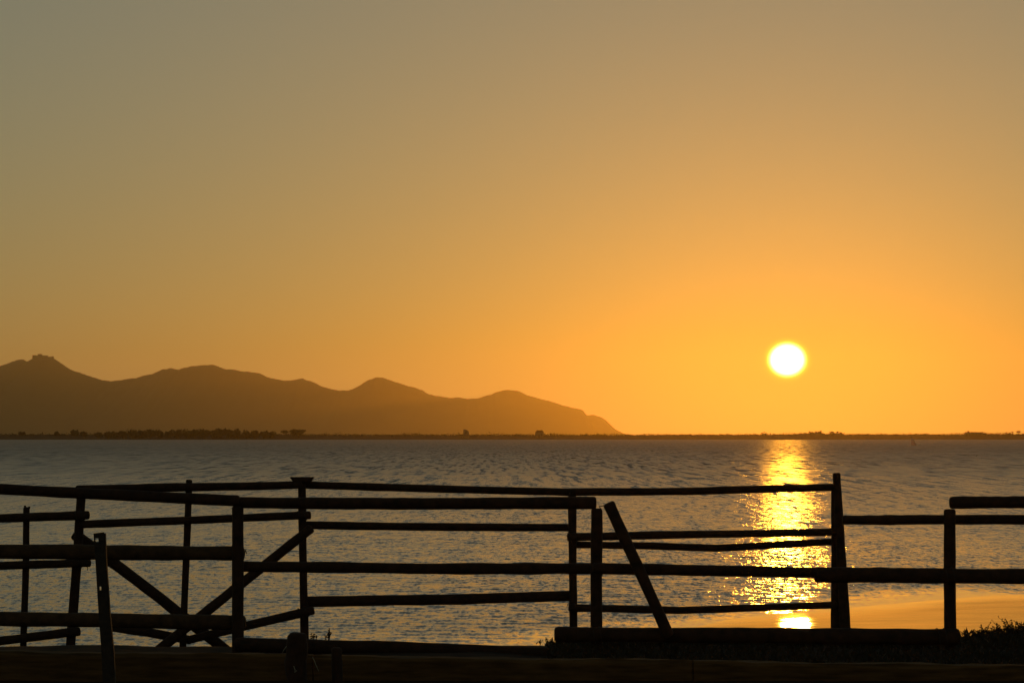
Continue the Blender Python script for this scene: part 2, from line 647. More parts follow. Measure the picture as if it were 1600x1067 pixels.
def leaf_cloud(n, rad, size, rs, flat=0.5, bottom=-0.35):
    """n small leaf faces spread through an uneven crown; returns verts, tris"""
    lobes = []
    for i in range(7):
        a = rs.uniform(0, 6.28)
        q = rs.uniform(0.15, 0.62)
        lobes.append((math.cos(a) * q, math.sin(a) * q, rs.uniform(-0.15, 0.45), rs.uniform(0.38, 0.6)))
    V, T = [], []
    for i in range(n):
        lx, ly, lz, lr = lobes[rs.integers(len(lobes))]
        d = rs.normal(size=3)
        d /= np.linalg.norm(d)
        q = lr * rs.uniform(0.55, 1.0)
        p = np.array([lx + d[0] * q, ly + d[1] * q, lz + d[2] * q * 0.8])
        p[2] = max(p[2], bottom + rs.uniform(-0.05, 0.1))
        c = p * np.array([rad, rad, rad * flat])
        e = rs.normal(size=(3, 3)) * size
        k = len(V)
        V += [c + e[0], c + e[1], c + e[2]]
        T.append((k, k + 1, k + 2))
    return V, T


def tree(px, top, base, width, label, flat=None, n=420, trunk_frac=0.3, dd=0.0, name='shore_tree', seed=0):
    rs = np.random.default_rng(int(px * 7 + seed))
    d = SD - 6 + dd
    s = d / F
    h = (base - top) * s
    rad = width * s / 2
    root = empty(name, at(px, base, d))
    tag(root, label, 'tree', 'trees along the far shore')
    ch = h * (1 - trunk_frac)                         # crown height
    V, T = leaf_cloud(int(n * 1.7), rad, rad * 0.13, rs, 1.0)
    V = np.array(V)
    lo, hi = V[:, 2].min(), V[:, 2].max()
    V[:, 2] = (V[:, 2] - lo) / (hi - lo) * ch
    V[:, 0] *= rad / np.abs(V[:, 0]).max()
    P = np.array(root.location)
    V = V + np.array([0, 0, h - ch]) + P
    obj('crown', np_mesh('crown', V, T, False), M['leaf'], root)
    bm = bmesh.new()
    r0 = max(0.16, rad * 0.09)
    tube(bm, [Vector(P) + Vector((0, 0, -0.5)), Vector(P) + Vector((0.05 * rad, 0, (h - ch) * 0.7)), Vector(P) + Vector((0.0, 0, h - ch * 0.35))], [r0, r0 * 0.8, r0 * 0.45], 6)
    for k in range(4):
        a = rs.uniform(0, 6.28)
        st = Vector(P) + Vector((0, 0, (h - ch) * 0.75))
        tube(bm, [st, st + Vector((math.cos(a) * rad * 0.5, math.sin(a) * rad * 0.5, ch * rs.uniform(0.3, 0.6)))], [r0 * 0.5, r0 * 0.2], 5)
    obj('trunk', bm_mesh('trunk', bm), M['bark'], root)
    return root


def tube(bm, pts, rads, n=10, caps=True, wob=0.0, seed=0, round_ends=False):
    """a round pole through pts; radius per point"""
    pts = [Vector(p) for p in pts]
    if round_ends:
        d0 = (pts[0] - pts[1]).normalized()
        d1 = (pts[-1] - pts[-2]).normalized()
        r0, r1 = rads[0], rads[-1]
        pts = [pts[0], pts[0] - d0 * r0 * 0.12, pts[0] - d0 * r0 * 0.4] + pts[1:-1] + [pts[-1] - d1 * r1 * 0.4, pts[-1] - d1 * r1 * 0.12, pts[-1]]
        rads = [r0 * 0.62, r0 * 0.88, r0] + list(rads[1:-1]) + [r1, r1 * 0.88, r1 * 0.62]
    rings = []
    ax = (pts[-1] - pts[0]).normalized()
    ref = Vector((0, 1, 0)) if abs(ax.y) < 0.8 else Vector((1, 0, 0))
    for i, p in enumerate(pts):
        t = (pts[min(i + 1, len(pts) - 1)] - pts[max(i - 1, 0)]).normalized()
        s = t.cross(ref).normalized()
        u = s.cross(t).normalized()
        ring = []
        for j in range(n):
            a = 2 * math.pi * j / n
            q = rads[i]
            if wob:
                q *= 1 + wob * noise.noise(Vector((math.cos(a) * 1.1 + seed, math.sin(a) * 1.1, i * 0.35 + seed * 3.1)))
            ring.append(bm.verts.new(p + s * math.cos(a) * q + u * math.sin(a) * q))
        rings.append(ring)
    for a, b in zip(rings[:-1], rings[1:]):
        for j in range(n):
            bm.faces.new((a[j], a[(j + 1) % n], b[(j + 1) % n], b[j]))
    if caps:
        bm.faces.new(rings[0][::-1])
        bm.faces.new(rings[-1])


# single trees and the wood at the left
tree(34, 672.3, 682, 14, 'small rounded tree standing alone at the left end of the far shore', n=360, trunk_frac=0.0)
tree(88.5, 672.8, 682, 10, 'smallest rounded tree, left of the twin-crowned clump on the far shore', n=300, trunk_frac=0.0)
tree(117, 669.8, 683, 16, 'taller left tree of the twin-crowned clump on the far shore', n=420, trunk_frac=0.0)
tree(131, 672.4, 683, 17, 'lower right tree of the twin-crowned clump on the far shore', n=420, trunk_frac=0.0, dd=-9)
WOOD = [(154, 674.5, 16), (168, 673.6, 17), (180, 672.8, 16), (193, 670.2, 18), (207, 669.6, 20), (221, 670.8, 18), (235, 669.9, 20), (250, 669.8, 20),
        (265, 670.4, 18), (279, 670.4, 18), (293, 669.6, 18), (306, 668.9, 19), (320, 668.4, 19), (334, 668.4, 19), (346, 667.7, 18), (358, 669.6, 18),
        (372, 669.4, 20), (386, 670.9, 18), (399, 671.8, 17), (412, 671.8, 17), (424, 672.6, 16)]
NTH = ('leftmost', 'second', 'third', 'fourth', 'fifth', 'sixth', 'seventh', 'eighth', 'ninth', 'tenth', 'eleventh', 'twelfth', 'thirteenth',
       'fourteenth', 'fifteenth', 'sixteenth', 'seventeenth', 'eighteenth', 'nineteenth', 'twentieth', 'rightmost')
for i, (x, t_, w_) in enumerate(WOOD):
    tr = tree(x, t_ - 0.6, 685.5, w_ * 1.15, NTH[i] + ' tree from the left in the long dark wood on the far shore', n=420, trunk_frac=0.0, dd=(i % 3) * 7 - 21)
    tr['group'] = 'trees of the long wood'
tree(446, 671.2, 683, 17, 'thin spreading pine at the right end of the long wood', n=260, trunk_frac=0.45)
tree(466, 669.3, 683, 32, 'broad flat umbrella pine just right of the long wood', n=620, trunk_frac=0.2, dd=-4)
tree(1268, 674.2, 678.5, 9, 'low ragged bush left of two, on the shore beneath the sun', n=160, trunk_frac=0.3)
tree(1280, 673.6, 678, 9, 'low ragged bush right of two, on the shore beneath the sun', n=160, trunk_frac=0.3)
tree(1300, 673.4, 679, 10, 'spiky left tree of the pair right of the sun on the far shore', n=160, trunk_frac=0.35)
tree(1309, 673.4, 679, 6, 'narrow right tree of the pair right of the sun on the far shore', n=120, trunk_frac=0.4)
tree(1572, 674.6, 680, 6, 'thin tree left of the open-crowned tree at the far right shore', n=90, trunk_frac=0.5)
tree(1582, 673.6, 680, 6, 'thin tree touching the open-crowned tree at the far right shore', n=90, trunk_frac=0.5)
tree(1591, 672.6, 680, 10, 'open-crowned tree at the far right end of the shore', n=150, trunk_frac=0.5)

# low scrub along the bank (nobody could count it)
V, T = [], []
rs = np.random.default_rng(3)
for k in range(2600):
    px = rs.uniform(-60, 1680)
    h = abs(rs.normal(0.35, 0.45)) * (0.4 + 1.2 * float(vnoise(np.array([px]), np.array([0.0]), 0.05, 1, 40)[0]))
    c = np.array(at(px, float(shore_top(px)) + 0.6, SD - 2 + rs.uniform(-4, 4)))
    for j in range(5):
        p = c + np.array([rs.normal(0, 0.9), rs.normal(0, 0.6), rs.uniform(0, 1) * h])
        e = rs.normal(size=(3, 3)) * 0.28
        q = len(V)
        V += [p + e[0], p + e[1], p + e[2]]
        T.append((q, q + 1, q + 2))
tag(obj('shore_scrub', np_mesh('shore_scrub', V, T, False), M['leaf']), 'low dark scrub lining the far shore', 'scrub', kind='stuff')

# buildings on the far shore
tw = empty('ruined_tower', at(728, 684, SD - 12))
tag(tw, 'squat ruined stone tower on the far shore left of centre', 'tower')
bm = bmesh.new()
b0, b1 = at(723.6, 684.5, SD - 12), at(732.4, 670.6, SD - 12)
d_ = SD - 12
prof = [(b0.x, b0.z), (b1.x, b0.z), (b1.x, b0.z + 0.76 * (b1.z - b0.z)), (b1.x - 1.0, b1.z - 0.35), (b1.x - 2.2, b1.z), (b0.x + 0.15, b1.z)]
fr = [bm.verts.new((x, d_, z)) for x, z in prof]
bk = [bm.verts.new((x, d_ + 5, z)) for x, z in prof]
bm.faces.new(fr[::-1])
bm.faces.new(bk)
for i in range(len(prof)):
    j = (i + 1) % len(prof)
    bm.faces.new((fr[i], fr[j], bk[j], bk[i]))
bmesh.ops.recalc_face_normals(bm, faces=bm.faces)
obj('wall', bm_mesh('wall', bm, False), M['stone'], tw)
px_box('window', M['dark'], tw, 727, 729, 674.2, 677, d_ - 0.04, 0.3)
px_box('plinth', M['stone'], tw, 722.6, 733.4, 681.5, 685, d_ - 0.5, 6)

hs = empty('domed_house', at(843, 684, SD - 12))
tag(hs, 'low house with a rounded roof on the far shore near the end of the hills', 'house')
px_box('wall', M['stone'], hs, 836.4, 849.6, 675.4, 685, d_, 6)
bm = bmesh.new()
a, b = at(836.0, 675.4, d_), at(850.0, 672.2, d_)
n = 9
lo = []
for yy in (d_ - 0.3, d_ + 6.3):
    row = []
    for i in range(n):
        t_ = i / (n - 1)
        row.append(bm.verts.new((a.x + (b.x - a.x) * t_, yy, a.z + (b.z - a.z) * min(1, 1.25 * math.sin(math.pi * t_) ** 0.6))))
    lo.append(row)
for i in range(n - 1):
    bm.faces.new((lo[0][i], lo[0][i + 1], lo[1][i + 1], lo[1][i]))
bm.faces.new(lo[0][::-1])
bm.faces.new(lo[1])
roof = obj('roof', bm_mesh('roof', bm, False), M['roof'], hs)
px_box('chimney', M['stone'], roof, 839, 840.4, 671.7, 674, d_ + 2, 0.7)
px_box('chimney', M['stone'], roof, 846, 847.2, 671.6, 674, d_ + 2, 0.7)
px_box('door', M['dark'], hs, 841.5, 843.2, 679.2, 684.8, d_ - 0.05, 0.3)
px_box('window', M['dark'], hs, 845.6, 847, 677.8, 680.4, d_ - 0.05, 0.3)

fh = empty('farm_house', at(1524, 680, SD - 4))
tag(fh, 'long low farmhouse with a small gable at the far right shore', 'house')
d_ = SD - 6
px_box('wall', M['stone'], fh, 1511, 1535, 676.6, 681, d_, 7)
bm = bmesh.new()
a, b = at(1508, 676.7, d_ - 0.5), at(1540, 675.2, d_ + 3.5)
x0, x1 = a.x, b.x
p = [(x0, d_ - 0.5, a.z), (x1, d_ - 0.5, a.z - 0.3), (x1, d_ + 7.5, a.z - 0.3), (x0, d_ + 7.5, a.z), (x0 + 2, d_ + 3.5, b.z), (x1 - 2.5, d_ + 3.5, b.z)]
vs = [bm.verts.new(q) for q in p]
for f in ((0, 1, 5, 4), (2, 3, 4, 5), (1, 2, 5), (3, 0, 4), (3, 2, 1, 0)):
    bm.faces.new([vs[i] for i in f])
obj('roof', bm_mesh('roof', bm, False), M['roof'], fh)
bm = bmesh.new()
g0, g1 = at(1511, 676.4, d_ - 1), at(1516, 672.8, d_ - 1)
xm = (g0.x + g1.x) / 2
vs = [bm.verts.new(q) for q in ((g0.x, d_ - 1, g0.z), (g1.x, d_ - 1, g0.z), (xm, d_ - 1, g1.z), (g0.x, d_ + 2, g0.z), (g1.x, d_ + 2, g0.z), (xm, d_ + 2, g1.z))]
for f in ((0, 1, 2), (3, 5, 4), (0, 3, 4, 1), (1, 4, 5, 2), (0, 2, 5, 3)):
    bm.faces.new([vs[i] for i in f])
obj('gable', bm_mesh('gable', bm, False), M['stone'], fh)
for x in (1519, 1525, 1531):
    px_box('window', M['dark'], fh, x, x + 1.6, 677.4, 679.2, d_ - 0.05, 0.3)


# ------------------------------------------------------------------ windsurf sail on the lagoon
WD = 720.0
ws = empty('windsurf_rig', at(1428, 700, WD))
tag(ws, 'tiny pale windsurf sail leaning over on the water at the right', 'windsurfer')
outline = [(1424.2, 684.0), (1425.6, 684.4), (1427.4, 687.2), (1429.4, 690.6), (1431.2, 694.2), (1432.2, 696.8), (1429.6, 698.2), (1427.0, 699.4), (1424.8, 699.8), (1424.0, 697.0), (1423.4, 692.0), (1423.5, 687.5)]
bm = bmesh.new()
c0 = at(1427, 693, WD)
fr, bk = [], []
for x, y in outline:
    p = at(x, y, WD)
    bow = 0.18 - 0.10 * ((p.x - c0.x) ** 2 + 0.2 * (p.z - c0.z) ** 2)
    fr.append(bm.verts.new((p.x, WD - bow, p.z)))
    bk.append(bm.verts.new((p.x, WD - bow + 0.015, p.z)))
n = len(fr)
cf = bm.verts.new((c0.x, WD - 0.25, c0.z))
cb = bm.verts.new((c0.x, WD - 0.235, c0.z))
for i in range(n):
    j = (i + 1) % n
    bm.faces.new((cf, fr[j], fr[i]))
    bm.faces.new((cb, bk[i], bk[j]))
    bm.faces.new((fr[i], fr[j], bk[j], bk[i]))
sail = obj('sail', bm_mesh('sail', bm, False), M['sail'], ws)
bm = bmesh.new()
tube(bm, [at(1424.2, 683.6, WD - 0.3), at(1428.2, 689, WD - 0.36), at(1432.3, 697.0, WD - 0.3), at(1433.0, 699.6, WD - 0.1)], [0.03, 0.035, 0.04, 0.04], 6)
obj('mast', bm_mesh('mast', bm), M['sail_dark'], ws)
bm = bmesh.new()
tube(bm, [at(1425, 698.2, WD - 0.45), at(1430, 696.8, WD - 0.55), at(1437.5, 697.6, WD - 0.3)], [0.05, 0.06, 0.06], 6)
obj('boom', bm_mesh('boom', bm), M['sail_dark'], ws)
bm = bmesh.new()
b0 = at(1428.5, 700.0, WD)
V = []
for i in range(9):
    t_ = i / 8
    wv = 0.3 * math.sin(math.pi * min(1, 0.12 + 0.82 * t_)) ** 0.6
    xx = b0.x - 0.7 + 2.2 * t_
    zz = 0.02 + 0.16 * max(0, t_ - 0.7)
    V.append([bm.verts.new(q) for q in ((xx, WD - wv, zz + 0.05), (xx, WD + wv, zz + 0.05), (xx, WD + wv * 0.8, zz - 0.04), (xx, WD - wv * 0.8, zz - 0.04))])
for a, b in zip(V[:-1], V[1:]):
    for j in range(4):
        bm.faces.new((a[j], a[(j + 1) % 4], b[(j + 1) % 4], b[j]))
bm.faces.new(V[0][::-1])
bm.faces.new(V[-1])
obj('board', bm_mesh('board', bm, False), M['board'], ws)


def bird(px, py, d, span, label, name='seagull', bank=0.2, flap=0.35):
    P = at(px, py, d)
    root = empty(name, P)
    tag(root, label, 'bird')
    bm = bmesh.new()
    L_ = span * 0.42
    tube(bm, [P + Vector((-L_ * 0.5, 0, 0)), P + Vector((-L_ * 0.25, 0, 0.02 * span)), P + Vector((L_ * 0.15, 0, 0.03 * span)), P + Vector((L_ * 0.38, 0, 0.05 * span)), P + Vector((L_ * 0.55, 0, 0.03 * span))],
         [span * 0.02, span * 0.055, span * 0.06, span * 0.038, span * 0.008], 8)
    for s in (-1, 1):
        pts = [(0.10, 0.0, 0.03), (0.16, 0.25, 0.03 + flap * 0.30), (0.02, 0.5, 0.03 + flap * 0.25), (-0.06, 0.26, 0.03 + flap * 0.26), (-0.08, 0.0, 0.03)]
        up = [bm.verts.new(P + Vector((x * span, s * y * span + bank * 0, z * span))) for x, y, z in pts]
        dn = [bm.verts.new(P + Vector((x * span, s * y * span, z * span - 0.012 * span))) for x, y, z in pts]
        bm.faces.new(up)
        bm.faces.new(dn[::-1])
        for i in range(5):
            j = (i + 1) % 5
            bm.faces.new((up[i], dn[i], dn[j], up[j]))
    bmesh.ops.rotate(bm, verts=bm.verts, cent=P, matrix=Matrix.Rotation(R(55), 3, 'Z'))
    obj('body', bm_mesh('body', bm, False), M['feather'], root)


bird(783, 606, 900, 1.0, 'tiny gull flying just above the rightmost rounded hill')
bird(1557, 470, 900, 0.6, 'tiny bird flying in the open sky near the right edge')
bird(1525, 713, 340, 0.55, 'small bird skimming low over the water at the right', flap=0.9)


# ------------------------------------------------------------------ the fences
def pole(name, parent, pts, widths, d, m=None, dy=0.0, bend=0.004, wob=0.07, n=14, square=False):
    """a round pole through photo points pts at depth d(+dy); widths in photo px"""
    m = m or M['wood']
    s = (d + dy) / F
    P = [at(x, y, d + dy) for x, y in pts]
    Wd = list(widths) if isinstance(widths, (tuple, list)) else [widths] * len(pts)
    # resample finely so that the pole can wander and swell like a real branch
    segs = []
    rad = []
    total = sum((b - a).length for a, b in zip(P[:-1], P[1:]))
    nseg = max(14, int(total / 0.07))
    seed = random.uniform(0, 50)
    for i in range(nseg + 1):
        t_ = i / nseg * (len(P) - 1)
        k = min(int(t_), len(P) - 2)
        f = t_ - k
        p = P[k].lerp(P[k + 1], f)
        q = i / nseg * total
        env = math.sin(math.pi * i / nseg)
        p = p + Vector((noise.noise(Vector((q * 0.7, seed, 0))), noise.noise(Vector((q * 0.7, seed, 9))), noise.noise(Vector((q * 0.7, seed, 5))))) * bend * 2.2 * env
        segs.append(p)
        w_ = Wd[k] * (1 - f) + Wd[k + 1] * f
        knot = 1 + 0.06 * noise.noise(Vector((q * 1.7, seed, 3))) + 0.05 * noise.noise(Vector((q * 6.0, seed, 7))) + 0.22 * max(0, noise.noise(Vector((q * 3.1, seed, 11))) - 0.45)
        rad.append(w_ * s / 2 * knot)
    bm = bmesh.new()
    tube(bm, segs, rad, n, True, wob, seed, True)
    return obj(name, bm_mesh(name, bm), m, parent)


FDIST = 26.0
front = empty('pole_fence', Vector((at(933, 1020, FDIST).x, FDIST, 0.46)))
tag(front, 'nearer fence of thick round poles on stout posts, crossing the whole view', 'fence')
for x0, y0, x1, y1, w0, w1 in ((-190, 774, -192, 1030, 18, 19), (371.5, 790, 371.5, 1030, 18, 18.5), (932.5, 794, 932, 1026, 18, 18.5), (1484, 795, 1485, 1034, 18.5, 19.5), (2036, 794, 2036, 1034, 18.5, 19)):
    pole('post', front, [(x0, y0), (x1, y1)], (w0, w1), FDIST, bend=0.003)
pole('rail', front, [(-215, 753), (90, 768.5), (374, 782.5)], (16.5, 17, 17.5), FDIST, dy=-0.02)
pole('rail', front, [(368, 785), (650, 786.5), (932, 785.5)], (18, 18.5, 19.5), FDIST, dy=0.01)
pole('rail', front, [(-220, 861), (130, 862), (382, 864.5)], (22, 22.5, 22), FDIST, M['wood_lit'], dy=0.11)
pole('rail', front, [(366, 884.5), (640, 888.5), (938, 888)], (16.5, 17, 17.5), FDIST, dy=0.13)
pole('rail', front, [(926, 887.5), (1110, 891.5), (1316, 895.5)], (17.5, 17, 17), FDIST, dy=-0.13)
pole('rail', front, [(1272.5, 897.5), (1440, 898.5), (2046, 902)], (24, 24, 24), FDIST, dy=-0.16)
pole('rail', front, [(-220, 963), (130, 968), (384, 972.5)], (22, 22.5, 23), FDIST, M['wood_lit'], dy=0.11)
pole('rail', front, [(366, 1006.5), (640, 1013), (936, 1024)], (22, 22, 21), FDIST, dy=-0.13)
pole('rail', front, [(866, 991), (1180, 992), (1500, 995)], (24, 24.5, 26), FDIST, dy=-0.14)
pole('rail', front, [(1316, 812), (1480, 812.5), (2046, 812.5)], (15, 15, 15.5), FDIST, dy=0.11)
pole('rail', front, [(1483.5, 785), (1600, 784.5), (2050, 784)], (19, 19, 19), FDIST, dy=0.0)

BD = 31.0
rear = empty('corral_fence', Vector((at(477, 1000, BD).x, BD, 0.05)))
tag(rear, 'farther fence of thin poles with crossed braces, standing at the water edge', 'fence')
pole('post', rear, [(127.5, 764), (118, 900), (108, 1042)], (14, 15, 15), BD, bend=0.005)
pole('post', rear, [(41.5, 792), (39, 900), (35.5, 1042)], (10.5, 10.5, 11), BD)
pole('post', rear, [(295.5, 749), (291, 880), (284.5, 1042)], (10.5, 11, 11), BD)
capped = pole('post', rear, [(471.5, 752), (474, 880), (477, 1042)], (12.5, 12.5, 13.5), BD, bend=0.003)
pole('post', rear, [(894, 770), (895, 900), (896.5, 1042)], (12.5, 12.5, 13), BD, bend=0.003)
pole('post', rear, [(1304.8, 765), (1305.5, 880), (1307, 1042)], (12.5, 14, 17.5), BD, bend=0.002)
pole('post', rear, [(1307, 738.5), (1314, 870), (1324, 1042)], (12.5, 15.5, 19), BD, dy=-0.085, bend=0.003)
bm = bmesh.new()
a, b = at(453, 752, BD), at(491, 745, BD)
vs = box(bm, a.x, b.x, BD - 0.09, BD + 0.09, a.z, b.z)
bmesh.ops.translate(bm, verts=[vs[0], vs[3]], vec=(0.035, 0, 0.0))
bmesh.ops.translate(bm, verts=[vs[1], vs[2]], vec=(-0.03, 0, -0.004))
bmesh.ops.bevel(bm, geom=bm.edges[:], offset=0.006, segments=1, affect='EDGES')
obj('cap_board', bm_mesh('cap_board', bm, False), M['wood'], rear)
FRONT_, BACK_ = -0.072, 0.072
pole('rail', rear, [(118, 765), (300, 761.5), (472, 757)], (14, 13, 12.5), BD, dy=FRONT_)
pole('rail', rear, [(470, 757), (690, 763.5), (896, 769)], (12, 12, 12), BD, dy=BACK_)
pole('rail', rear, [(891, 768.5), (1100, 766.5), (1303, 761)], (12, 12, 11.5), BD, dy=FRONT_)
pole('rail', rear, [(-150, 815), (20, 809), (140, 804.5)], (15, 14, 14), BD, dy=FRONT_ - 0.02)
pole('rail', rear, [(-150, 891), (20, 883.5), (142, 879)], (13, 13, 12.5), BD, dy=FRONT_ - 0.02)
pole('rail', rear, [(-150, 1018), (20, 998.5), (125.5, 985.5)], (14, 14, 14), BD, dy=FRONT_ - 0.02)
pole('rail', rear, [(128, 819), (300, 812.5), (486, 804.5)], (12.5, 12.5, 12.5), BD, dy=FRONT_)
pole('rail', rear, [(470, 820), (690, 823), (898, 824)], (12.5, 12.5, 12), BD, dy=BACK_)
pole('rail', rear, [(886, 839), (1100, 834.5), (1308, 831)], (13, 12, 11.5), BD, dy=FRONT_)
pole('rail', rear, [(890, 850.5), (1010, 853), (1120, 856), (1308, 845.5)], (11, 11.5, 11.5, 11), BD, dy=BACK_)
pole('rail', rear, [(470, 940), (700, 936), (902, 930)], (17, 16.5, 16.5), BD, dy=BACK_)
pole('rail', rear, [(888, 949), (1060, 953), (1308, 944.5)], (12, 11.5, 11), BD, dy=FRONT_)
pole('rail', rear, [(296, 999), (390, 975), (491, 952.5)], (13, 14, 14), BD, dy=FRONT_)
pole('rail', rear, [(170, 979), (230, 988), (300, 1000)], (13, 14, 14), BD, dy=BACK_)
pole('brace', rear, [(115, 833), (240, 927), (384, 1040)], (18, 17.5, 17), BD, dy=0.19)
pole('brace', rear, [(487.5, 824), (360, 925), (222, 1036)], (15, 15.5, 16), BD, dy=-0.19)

def tie(parent, px, py, d, w, ang):
    # a twist of fencing wire round a rail, w = rail width in photo px
    r = w * d / F / 2 + 0.006
    c = at(px, py, d)
    t_ = Vector((math.cos(ang), 0, math.sin(ang)))
    u_ = Vector((0, 1, 0))
    v_ = t_.cross(u_)
    bm_ = bmesh.new()
    pts_ = [c + (u_ * math.cos(a_ * 0.45) + v_ * math.sin(a_ * 0.45)) * r + t_ * 0.004 * a_ for a_ in range(-14, 16)]
    pts_.append(pts_[-1] + Vector((0.012, -0.02, -0.035)))
    tube(bm_, pts_, [0.0035] * len(pts_), 5)
    obj('wire_tie', bm_mesh('wire_tie', bm_), M['steel'], parent)


for args in ((371, 864, FDIST + 0.11, 22, 0.0), (371, 972, FDIST + 0.11, 22, 0.0), (933, 888, FDIST + 0.0, 18, 0.0), (1484, 899, FDIST - 0.16, 24, 0.0),
             (1484, 812.5, FDIST + 0.11, 15, 0.0), (933, 991.4, FDIST - 0.14, 24, 0.0), (1472, 995, FDIST - 0.14, 26, 0.0)):
    tie(front, *args)
for args in ((124, 805.5, BD - 0.092, 14, 0.03), (120, 880, BD - 0.092, 12.5, 0.03), (472, 805.2, BD + FRONT_, 12.5, 0.03), (474, 956, BD + FRONT_, 14, 0.2),
             (895, 838.8, BD + FRONT_, 13, 0.0), (895, 949, BD + FRONT_, 12, 0.0), (1304, 831, BD + FRONT_, 11.5, 0.0)):
    tie(rear, *args)
for x0, y0, x1, y1 in ((136.5, 884, 136.8, 891), (114, 906, 118.5, 907.5), (480.5, 899, 483.5, 900.5), (474.5, 913, 482.5, 914)):
    bm = bmesh.new()
    tube(bm, [at(x0, y0, BD - 0.08), at(x1, y1, BD - 0.08)], [0.004, 0.003], 5)
    obj('nail', bm_mesh('nail', bm), M['steel'], rear)
for pts, w_ in (([(40.2, 796), (38.8, 789.5)], 3.6), ([(44.5, 796), (46.0, 791.0)], 3.4)):     # the split top of the thin post
    pole('splinter', rear, pts, w_, BD, bend=0.001)

# the pole that has come off and leans against the nearer fence
p0, p1 = at(950, 787, 25.60), at(1049, 1002, 25.35)
lean = empty('leaning_pole', Vector((p1.x, p1.y, p1.z)))
tag(lean, 'loose thick pole slanting down to the right beside the middle post', 'pole')
pole('shaft', lean, [(950.5, 785), (996, 884), (1045, 994)], (18.5, 18.5, 19), 25.77, bend=0.004)
bm = bmesh.new()
tube(bm, [at(939, 795, 25.66), at(936, 791, 25.7), at(942, 790, 25.62), at(948, 788, 25.58)], [0.004] * 4, 5)
obj('wire', bm_mesh('wire', bm), M['steel'], lean)

# steel stake with holes, leaning, in front of everything at the left
KD = 21.5
st = empty('steel_stake', at(171, 1096, KD))
tag(st, 'tilted flat metal stake with two holes standing in front of the left rails', 'stake')


def plate(name, rows, holes, d, thick, m, parent):
    """flat bar through rows of (xl, xr, y) photo px with round holes cut by stitching rings"""
    s = d / F
    bm = bmesh.new()
    nx = 12
    ys_ = np.linspace(rows[0][2], rows[-1][2], 150)
    yl = [r[2] for r in rows]
    xl = np.interp(ys_, yl, [r[0] for r in rows])
    xr = np.interp(ys_, yl, [r[1] for r in rows])
    grid = []
    for i, y in enumerate(ys_):
        row = []
        for j in range(nx + 1):
            x = xl[i] + (xr[i] - xl[i]) * j / nx
            yy = y - (x - xl[i]) * 0.12 * max(0, 1 - i / 8)       # the sheared top
            p = at(x, yy, d)
            row.append((p, x, yy))
        grid.append(row)
    # pull the vertices that lie near a hole onto its rim, then drop the faces inside
    inside = set()
    vv = []
    for i, row in enumerate(grid):
        r_ = []
        for j, (p, x, y) in enumerate(row):
            for k, (hx, hy, hr) in enumerate(holes):
                q = math.hypot(x - hx, y - hy)
                if q < hr * 0.72:
                    inside.add((i, j))
                elif q < hr * 1.30:
                    p = at(hx + (x - hx) / q * hr, hy + (y - hy) / q * hr, d)
            r_.append(bm.verts.new(p))
        vv.append(r_)
    for i in range(len(vv) - 1):
        for j in range(nx):
            if any(c in inside for c in ((i, j), (i + 1, j), (i, j + 1), (i + 1, j + 1))):
                continue
            bm.faces.new((vv[i][j], vv[i + 1][j], vv[i + 1][j + 1], vv[i][j + 1]))
    g_ = bmesh.ops.extrude_face_region(bm, geom=bm.faces[:])
    bmesh.ops.translate(bm, verts=[v for v in g_['geom'] if isinstance(v, bmesh.types.BMVert)], vec=(0, thick, 0))
    loose = [v for v in bm.verts if not v.link_faces]
    bmesh.ops.delete(bm, geom=loose, context='VERTS')
    bmesh.ops.recalc_face_normals(bm, faces=bm.faces)
    return obj(name, bm_mesh(name, bm, False), m, parent)


plate('bar', [(146, 162.5, 833), (149, 164.5, 876), (154, 170, 960), (158.5, 176, 1020), (163, 180, 1120)],
      [(151.3, 843.5, 2.7), (156.8, 918.5, 1.7)], KD, 0.012, M['steel'], st)
# the folded side of the angle iron
bm = bmesh.new()
pts = [(161.6, 833), (163.6, 876), (169.2, 960), (175.2, 1020), (179.2, 1120)]
ring = []
for x, y in pts:
    p = at(x, y, KD)
    ring.append([bm.verts.new(p + Vector(q)) for q in ((0, 0.008, 0), (0.010, 0.008, 0), (0.010, 0.06, 0), (0, 0.06, 0))])
for a, b in zip(ring[:-1], ring[1:]):
    for j in range(4):
        bm.faces.new((a[j], a[(j + 1) % 4], b[(j + 1) % 4], b[j]))
bm.faces.new(ring[0][::-1])
bm.faces.new(ring[-1])
bmesh.ops.recalc_face_normals(bm, faces=bm.faces)
obj('flange', bm_mesh('flange', bm, False), M['steel'], st)


# heavy squared timbers lying along the foreground
TD = 23.0


